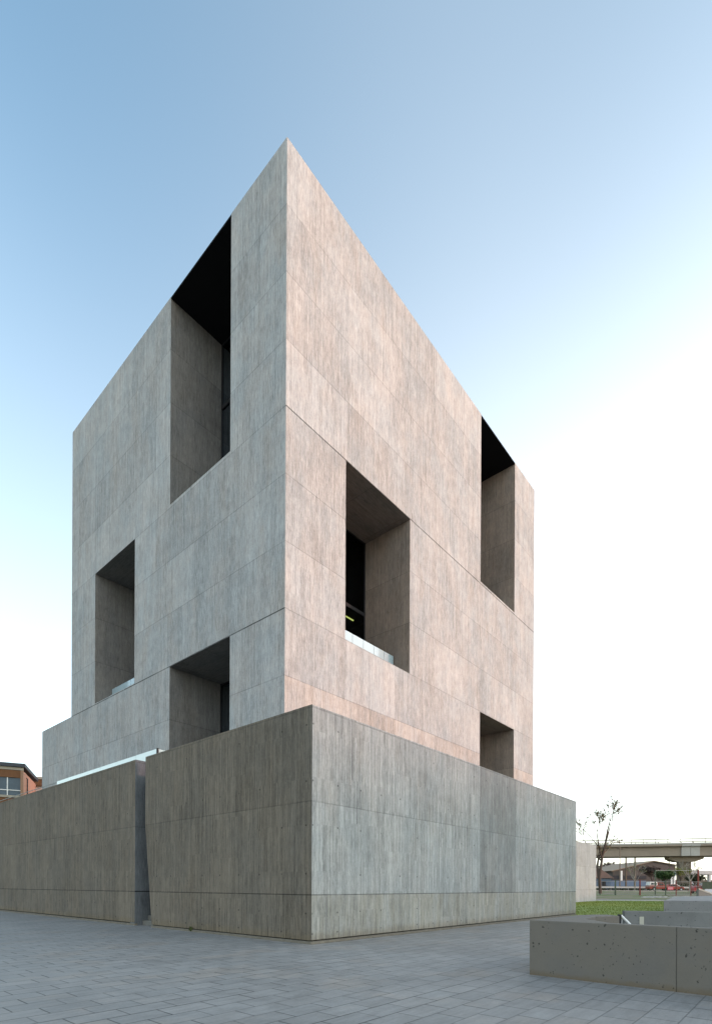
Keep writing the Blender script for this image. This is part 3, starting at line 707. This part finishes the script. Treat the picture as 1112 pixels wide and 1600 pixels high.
m.build('slatted_screen', plain('grey_blue_slats', (.30, .33, .38), .7, .1), wb)
# more low buildings on the horizon, partly hidden
fb = thing('far_building', 'low dark building far away below the viaduct at the right', 'building', (0, 0, 0))
MB().box((PXX(1050, 320), 320, .5), (PXX(1140, 320), 340, 6.0)).build('wall', plain('far_wall', (.2, .17, .15), .9, .2, .3), fb)
MB().box((PXX(1049, 320), 319.5, 6.0), (PXX(1141, 320), 340.5, 6.5)).build('roof', plain('far_roof', (.12, .10, .09), .9, .2, .3), fb)
# utility poles
for i, (px, Y, h_, lab) in enumerate(((968, 140, 11.6, 'thin leftmost utility pole rising to the viaduct left of the shed apex'), (977.5, 165, 12.5, 'thicker middle pole of the pair under the viaduct, nearer the leftmost pole'), (991.5, 170, 12.0, 'dark pole right of the other two, in front of the shed roof'), (1045.3, 150, 8.2, 'slim lamp post with a small lantern just left of the broad viaduct pier'))):
    p = thing('utility_pole', lab, 'pole', (PXX(px, Y), Y, .9), 0, 'poles under the viaduct')
    r_ = (.16, .3, .33, .12)[i]
    MB().tube([(0, 0, 0), (0, 0, h_)], [r_, r_ * .75], 8).build('shaft', plain('pole_wood', (.17, .13, .10), .9, .2), p)
    if i == 3: MB().box((-.6, -.2, h_), (.6, .2, h_ + .22)).build('lantern', M['frame'], p)
    else: MB().box((-.7, -.06, h_ - .7), (.7, .06, h_ - .55)).build('crossarm', M['frame'], p)
# ramp at the right edge and green railing
rp = thing('concrete_ramp', 'concrete ramp with a pale sloping coping at the far right edge beyond the platform', 'ramp', (0, 0, 0))
MB().prism([(32.45, 50), (36.5, 50), (36.5, 50.35), (32.45, 50.35)], -.02, [1.5, -.0, -.0, 1.5]).build('side_wall', M['cast_c'], rp)
m = MB(); m.quad([(32.45, 49.98, 1.46), (36.5, 49.98, -.02), (36.5, 49.98, .12), (32.45, 49.98, 1.6)]); m.quad([(32.45, 49.98, 1.6), (36.5, 49.98, .12), (36.5, 50.36, .12), (32.45, 50.36, 1.6)]); m.build('coping', plain('pale_coping', (.5, .48, .45), .8, .1), rp)
m = MB(); m.prism([(32.8, 50.5), (44, 50.5), (50, 60), (39.7, 60)], -.02, [1.0, 1.0, 1.5, 1.5]); m.build('deck', plain('pale_deck', (.42, .40, .38), .8, .12), rp)
gh = thing('green_railing', 'dark green slatted railing panel on top of the ramp at the right edge', 'railing', (39.7, 60.5, 1.5))
m = MB(); k = 0
while k < 6: m.box((k, 0, -1.5), (k + .13, .05, .78)); k += .16
m.build('slats', M['green'], gh); MB().box((-.05, -.03, .78), (6, .08, .84)).build('top_rail', M['green'], gh)

# ------------------------------------------------------------------ brick building at the far left
bk = thing('brick_building', 'reddish brick building with a dark flat roof and large windows, at the far left edge', 'building', (-37.9, 60, 0), math.atan2(.39, .92))
brick = plain('brick_pink', (.38, .21, .155), .9, .15, 2.0); brown = plain('brown_beam', (.14, .065, .03), .8, .35, 2.5); beige = plain('beige_band', (.30, .27, .22), .9, .1, 1)
# local: x to the left is negative along the front, y back along the side
MB().box((-9, .15, 0), (0, 8.6, 14.6)).build('wall', brick, bk)
MB().box((-9.4, -.3, 14.95), (.25, 8.9, 15.35)).build('roof', plain('roof_slate', (.045, .05, .06), .6, .2), bk)
MB().box((-9.3, -.1, 14.6), (.05, .14, 14.93)).build('fascia', beige, bk)
MB().box((-9.3, -.05, 13.75), (-.24, .13, 14.58)).build('lintel_beam', brown, bk)
MB().box((-.22, -.12, 0), (.03, .13, 14.58)).build('corner_column', plain('column_brown', (.25, .15, .10), .8, .2), bk)
wn = MB().box((-9.3, .10, 11.7), (-.24, .148, 13.74)).build('window', plain('window_blue', (.05, .075, .10), .08, .4, 1.2), bk)
m = MB(); m.box((-9.3, .03, 12.28), (-.24, .098, 12.36))
for x in (-1.55, -2.9, -4.2, -5.6): m.box((x, .02, 11.7), (x + .09, .096, 13.74))
m.build('mullions', M['white'], wn)
MB().box((-9.3, -.25, 11.45), (-.24, .13, 11.69)).build('sill_band', beige, bk)
MB().box((-9.3, -.15, 10.6), (-1.5, .13, 11.44)).build('lower_beam', brown, bk)
MB().tube([(.1, 2.2, 8), (.1, 2.2, 14.0), (.0, 2.2, 14.2)], .06, 6).build('downpipe', M['frame'], bk)
bw = thing('brick_wing', 'flat-roofed brick wing with a dark brown eaves band, between brick building and tower', 'building', (-44.5, 70.5, 0), 0)
MB().box((0, 0, 0), (14, 9, 14.8)).build('wall', plain('pale_pink_brick', (.52, .40, .34), .9, .12, 1.5), bw)
MB().box((-.1, -.3, 14.8), (14.3, 9.2, 15.65)).build('eaves_band', brown, bw)
MB().box((-.2, -.45, 15.66), (14.4, 9.4, 15.98)).build('fascia', beige, bw)

# ------------------------------------------------------------------ trees
def leaf_mat(name, a, b):
    s = NT(name, .7); o = s.obj(); s.color(s.mix(s.step(s.noise(o, 2.0, 2), .35, .65), a, b))
    s.b.inputs['Transmission Weight'].default_value = 0; return s.m
M['bark'] = plain('bark_brown', (.085, .062, .05), .95, .3, 4); M['bark_pale'] = plain('bark_pale', (.26, .235, .20), .9, .3, 4)
M['leaf_autumn'] = leaf_mat('leaf_olive', (.14, .12, .05), (.19, .13, .06))
M['leaf_yellow'] = leaf_mat('leaf_yellow_green', (.20, .19, .035), (.13, .16, .03))
M['leaf_green'] = leaf_mat('leaf_green', (.035, .07, .02), (.06, .10, .028))
M['leaf_dark'] = leaf_mat('leaf_dark', (.03, .045, .018), (.055, .055, .028))
M['leaf_twig'] = leaf_mat('twig_purple', (.07, .05, .045), (.09, .065, .055))
def leafquad(lm, p, sz, R):
    a = Vector((R.gauss(0, 1), R.gauss(0, 1), R.gauss(0, 1))).normalized(); b_ = a.cross(Vector((R.gauss(0, 1), R.gauss(0, 1), R.gauss(0, 1)))).normalized()
    lm.quad([p - a * sz, p + b_ * sz * .55, p + a * sz, p - b_ * sz * .55])
TWIG = .012
def grow(tm, lm, R, p, d, L, r, depth, leaf, spread, nleaf, tips):
    n = 4; pts = [p]; rs = [r]; q = p.copy(); dd = d.copy()
    for i in range(n):
        dd = (dd + Vector((R.gauss(0, .13), R.gauss(0, .13), R.gauss(.03, .09)))).normalized(); q = q + dd * L / n; pts.append(q.copy()); rs.append(max(TWIG, r * (1 - .5 * (i + 1) / n)))
    tm.tube(pts, rs, 5 if depth > 1 else 3)
    if depth == 0:
        for i in range(nleaf):
            t = R.random(); c = pts[0].lerp(pts[-1], t) + Vector((R.gauss(0, leaf), R.gauss(0, leaf), R.gauss(0, leaf)))
            leafquad(lm, c, leaf * R.uniform(.6, 1.2), R)
        return
    k = R.choice((2, 3)) if depth > 1 else 3
    for i in range(k):
        j = R.choice((2, 3, 4)) if i else 4
        nd = (dd + Vector((R.gauss(0, spread), R.gauss(0, spread), R.gauss(.1, spread * .5)))).normalized()
        grow(tm, lm, R, pts[j], nd, L * R.uniform(.6, .85), rs[j] * .75, depth - 1, leaf, spread, nleaf, tips)
def tree(name, label, cat, X, Y, z0, limbs, bark, leafm, leaf, nleaf, depth, spread=.45, seed=1, group=None):
    """limbs: list of (start z, direction, length, radius) rising from the trunk; first is the trunk"""
    R = random.Random(seed); root = thing(name, label, cat, (X, Y, z0), 0, group)
    tm = MB(); lm = MB()
    for path, r0, r1, L, dpt in limbs:
        pts = [Vector(p) for p in path]; n = len(pts); rs = [r0 + (r1 - r0) * i / (n - 1) for i in range(n)]
        tm.tube(pts, rs, 8)
        d = (pts[-1] - pts[-2]).normalized()
        for i in range(3):
            nd = (d + Vector((R.gauss(0, spread), R.gauss(0, spread), R.gauss(0, spread * .4)))).normalized()
            grow(tm, lm, R, pts[-1], nd, L * R.uniform(.7, 1.1), r1 * .8, dpt, leaf, spread, nleaf, None)
    tm.build('trunk', bark, root)
    if lm.v: lm.build('crown', leafm, root)
    return root
# tall sparse tree beside the pale wall (80 m away)
def pz(px, py, Y): return ((px - 556) / 824.74 * Y, 1.6 + (1387.7 - py) / 824.74 * Y)
Y = 80; bx, bz = pz(937.5, 1397, Y)
def rel(px, py, dy=0): a, z = pz(px, py, Y); return (a - bx, dy, z - bz)
TWIG = .03
tree('sparse_tree', 'tall nearly leafless tree beside the pale wall, its forked top above the viaduct', 'tree', bx, Y, bz, [
    ([rel(937.5, 1397), rel(936, 1370), rel(939, 1350), rel(941, 1335)], .24, .17, .5, 0),
    ([rel(936, 1372), rel(934, 1355, .3), rel(937, 1340, .5)], .24, .12, 1.6, 1),
    ([rel(941, 1335), rel(946, 1320, .2), rel(950, 1298, .3), rel(953, 1284, .2)], .22, .06, 1.7, 2),
    ([rel(941, 1335), rel(943, 1322, -.3), rel(947, 1305, -.5), rel(951, 1290, -.4)], .15, .05, 1.6, 2),
    ([rel(941, 1335), rel(950, 1328, .4), rel(958, 1318, .6)], .12, .04, 1.8, 1),
    ([rel(940, 1342), rel(933, 1325, -.4), rel(931, 1312, -.5), rel(930, 1302, -.4)], .14, .05, 1.7, 2),
    ([rel(938, 1345), rel(924, 1325, .4), rel(912, 1312, .4)], .12, .04, 2.0, 1),
    ([rel(933, 1325, -.4), rel(920, 1306, 0), rel(908, 1295, 0)], .07, .03, 1.6, 1)],
    M['bark'], M['leaf_autumn'], .13, 10, 2, .5, 3, 'trees around the road')
TWIG = .018
def small(px, pybase, pytop, Y, label, bark, leafm, leaf, nleaf, depth, seed, r=.09, spread=.5, name='young_tree', nl=5, L=None):
    x, z = pz(px, pybase, Y); _, zt = pz(px, pytop, Y); h_ = zt - z; R = random.Random(seed)
    limbs = [([(0, 0, 0), (.02 * h_, 0, h_ * .25), (-.01 * h_, .02 * h_, h_ * .48)], r, r * .7, h_ * (L or .22), depth)]
    for i in range(nl):
        t = i * 2.4 + seed; a = R.uniform(.22, .45) * h_; sp = R.uniform(.10, .22) * h_
        limbs.append(([(0, 0, a), (math.cos(t) * sp * .6, math.sin(t) * sp * .6, a + .14 * h_), (math.cos(t) * sp, math.sin(t) * sp, a + .28 * h_)], r * .5, r * .25, h_ * (L or .2), depth))
    return tree(name, label, 'tree', x, Y, z, limbs, bark, leafm, leaf, nleaf, depth, spread, seed, 'trees around the road')
small(991, 1394, 1344, 98, 'thin young tree with few yellow leaves in front of the shed, left of the pickup', M['bark_pale'], M['leaf_yellow'], .10, 2, 1, 11, .09)
small(1077, 1393, 1343, 95, 'pale bare young tree right of the viaduct pier, near the red gate post', M['bark_pale'], M['leaf_autumn'], .08, 1, 2, 12, .14)
small(1018, 1388, 1352, 140, 'dense purplish leafless tree in front of the shed wall above the pickup', M['bark'], M['leaf_twig'], .16, 26, 2, 13, .16, .7)
small(1039, 1388, 1362, 125, 'compact dark green tree above the pickup bonnet', M['bark'], M['leaf_green'], .22, 30, 2, 14, .14, .7)
small(1063, 1388, 1357, 128, 'loose yellow-green tree in front of the broad viaduct pier', M['bark'], M['leaf_yellow'], .15, 9, 2, 15, .12, .8)
small(1085, 1390, 1365, 122, 'bushy dark tree between the bare tree and the white portal building', M['bark'], M['leaf_dark'], .2, 26, 2, 16, .12, .7)
small(950, 1380, 1350, 240, 'rounded hazy tree far behind the small brown-roofed house', M['bark'], M['leaf_twig'], .3, 26, 2, 17, .2, .8)
# hedge line beyond the road
def hedge(label, px0, px1, Y, h_, leafm, seed):
    R = random.Random(seed); root = thing('hedge', label, 'hedge', (PXX(px0, Y), Y, .95), 0, 'hedges beyond the road')
    w = PXX(px1, Y) - PXX(px0, Y); lm = MB(); tm = MB()
    for i in range(int(w * 60)):
        x = R.uniform(0, w); hh = h_ * (.7 + .3 * math.sin(x * 1.1 + seed) * math.sin(x * .37 + 1)); z = R.uniform(.1, 1) * hh
        leafquad(lm, Vector((x, R.gauss(0, .5), z)), R.uniform(.12, .3), R)
    x = .5
    tm.tube([(0, 0, .1), (w * .5, .1, .25), (w, 0, .1)], .06, 4); tm.build('stem', M['bark'], root); lm.build('foliage', leafm, root)
hedge('dark green hedge right of the pickup behind the guard rail', 1043, 1093, 128, 2.2, M['leaf_dark'], 3)
hedge('low dark bushes left of the pickup behind the guard rail', 925, 1012, 126, 1.1, M['leaf_dark'], 4)
hedge('long low tree belt on the horizon behind all the buildings', 880, 1180, 420, 7.0, M['leaf_dark'], 5)

# ------------------------------------------------------------------ unseen block added right of the frame to keep low sun off the plaza
nb = thing('sun_blocker', 'plain block added right of the plaza, out of view, to shade it from low sun', 'building', (41, -4, 0), math.radians(4))
MB().box((0, -36, 0), (10, 40, 10.0)).build('wall', M['viaduct'], nb)
MB().box((-.3, -36.3, 10.01), (10.3, 40.3, 10.4)).build('roof', M['roof'], nb)
for i in range(17):
    for j in range(3): MB().box((-.05, -35 + i * 4.4, 1 + j * 3.1), (-.002, -33 + i * 4.4, 2.7 + j * 3.1)).build('window', M['frame'], nb)

# ------------------------------------------------------------------ light, sky, camera
SUN_EL = math.radians(6.0)
SKYA, SKYB, SKYC, SKYK = 1.35, 6.5, 0.9, 6.0
sdir = Vector((.955, -.296, 0)).normalized()          # horizontal direction towards the low sun
w = bpy.data.worlds.new('World'); scene.world = w; w.use_nodes = True
nt = w.node_tree; bg = nt.nodes['Background']
sky = nt.nodes.new('ShaderNodeTexSky'); sky.sky_type = 'NISHITA'; sky.sun_disc = False
sky.sun_elevation = SUN_EL; sky.sun_rotation = math.atan2(sdir.x, sdir.y)
sky.altitude = 500; sky.air_density = 1.0; sky.dust_density = 1.0; sky.ozone_density = 1.5
# thin evening haze: the sky whitens towards the horizon, most of all on the sunset side
tc = nt.nodes.new('ShaderNodeTexCoord'); sx = nt.nodes.new('ShaderNodeSeparateXYZ'); nt.links.new(tc.outputs['Generated'], sx.inputs[0])
def wm_(op, a, b=None, c=None):
    n = nt.nodes.new('ShaderNodeMath'); n.operation = op
    for i, v in enumerate((a, b, c)):
        if v is None: continue
        if isinstance(v, bpy.types.NodeSocket): nt.links.new(v, n.inputs[i])
        else: n.inputs[i].default_value = v
    return n.outputs[0]
zz = wm_('MAXIMUM', sx.outputs[2], 0.0)
az = wm_('MULTIPLY_ADD', wm_('ADD', wm_('MULTIPLY', sx.outputs[0], sdir.x), wm_('MULTIPLY', sx.outputs[1], sdir.y)), .5, .5)
mr = nt.nodes.new('ShaderNodeMapRange'); mr.interpolation_type = 'SMOOTHSTEP'; nt.links.new(zz, mr.inputs[0])
for k_, v_ in ((1, .94), (2, .18), (3, 0.0), (4, 1.0)): mr.inputs[k_].default_value = v_
g1 = wm_('ADD', wm_('MULTIPLY', mr.outputs[0], SKYA), wm_('MULTIPLY', wm_('EXPONENT', wm_('MULTIPLY', zz, -SKYK)), SKYC))
def ramp(a_, b_, c_, d_):
    n = nt.nodes.new('ShaderNodeMapRange'); n.interpolation_type = 'SMOOTHSTEP'; nt.links.new(zz, n.inputs[0])
    for k_, v_ in ((1, a_), (2, b_), (3, c_), (4, d_)): n.inputs[k_].default_value = v_
    return n.outputs[0]
g2 = wm_('MULTIPLY', wm_('MULTIPLY', wm_('MULTIPLY', wm_('POWER', az, 2.2), mr.outputs[0]), ramp(.1, .6, .3, 1.0)), SKYB)
m3 = nt.nodes.new('ShaderNodeMapRange'); m3.interpolation_type = 'SMOOTHSTEP'; nt.links.new(az, m3.inputs[0])
for k_, v_ in ((1, .24), (2, .50), (3, 0.0), (4, .38)): m3.inputs[k_].default_value = v_
g2 = wm_('ADD', g2, m3.outputs[0])
nsc = wm_('MULTIPLY', ramp(.4, .85, .72, 1.0), ramp(0.0, .35, .55, 1.0))
skt = nt.nodes.new('ShaderNodeVectorMath'); skt.operation = 'MULTIPLY'; skt.inputs[1].default_value = (.85, 1.02, 1.01); nt.links.new(sky.outputs[0], skt.inputs[0])
sk2 = nt.nodes.new('ShaderNodeVectorMath'); sk2.operation = 'SCALE'; nt.links.new(skt.outputs[0], sk2.inputs[0]); nt.links.new(nsc, sk2.inputs['Scale']); skt = sk2
def addcol(base, f, col):
    v = nt.nodes.new('ShaderNodeVectorMath'); v.operation = 'SCALE'; v.inputs[0].default_value = col; nt.links.new(f, v.inputs['Scale'])
    a = nt.nodes.new('ShaderNodeVectorMath'); a.operation = 'ADD'; nt.links.new(base, a.inputs[0]); nt.links.new(v.outputs[0], a.inputs[1]); return a.outputs[0]
skc = addcol(addcol(skt.outputs[0], g1, (1.0, .97, .93)), g2, (1.0, .965, .90))
nt.links.new(skc, bg.inputs[0]); bg.inputs[1].default_value = 0.15
L = bpy.data.lights.new('sun', 'SUN'); L.energy = 0.58; L.angle = math.radians(8); L.color = (1.0, .42, .38)
lo = bpy.data.objects.new('sun', L); COL.objects.link(lo)
tosun = Vector((sdir.x * math.cos(SUN_EL), sdir.y * math.cos(SUN_EL), math.sin(SUN_EL)))
lo.rotation_euler = tosun.to_track_quat('Z', 'Y').to_euler(); lo.location = (30, -10, 30)
cam = bpy.data.cameras.new('camera'); co = bpy.data.objects.new('camera', cam); COL.objects.link(co)
co.location = (0, 0, 1.6); co.rotation_euler = (PI / 2, -.00469, 0)
cam.sensor_fit = 'HORIZONTAL'; cam.sensor_width = 36; cam.lens = 824.74 / 1112 * 36
cam.shift_y = (1385.7 - 800) / 1112; cam.clip_end = 6000; cam.clip_start = .1
scene.camera = co
scene.view_settings.view_transform = 'Standard'; scene.view_settings.look = 'None'
scene.view_settings.exposure = 1.85; scene.view_settings.gamma = 1
scene.cycles.max_bounces = 8; scene.cycles.transparent_max_bounces = 12
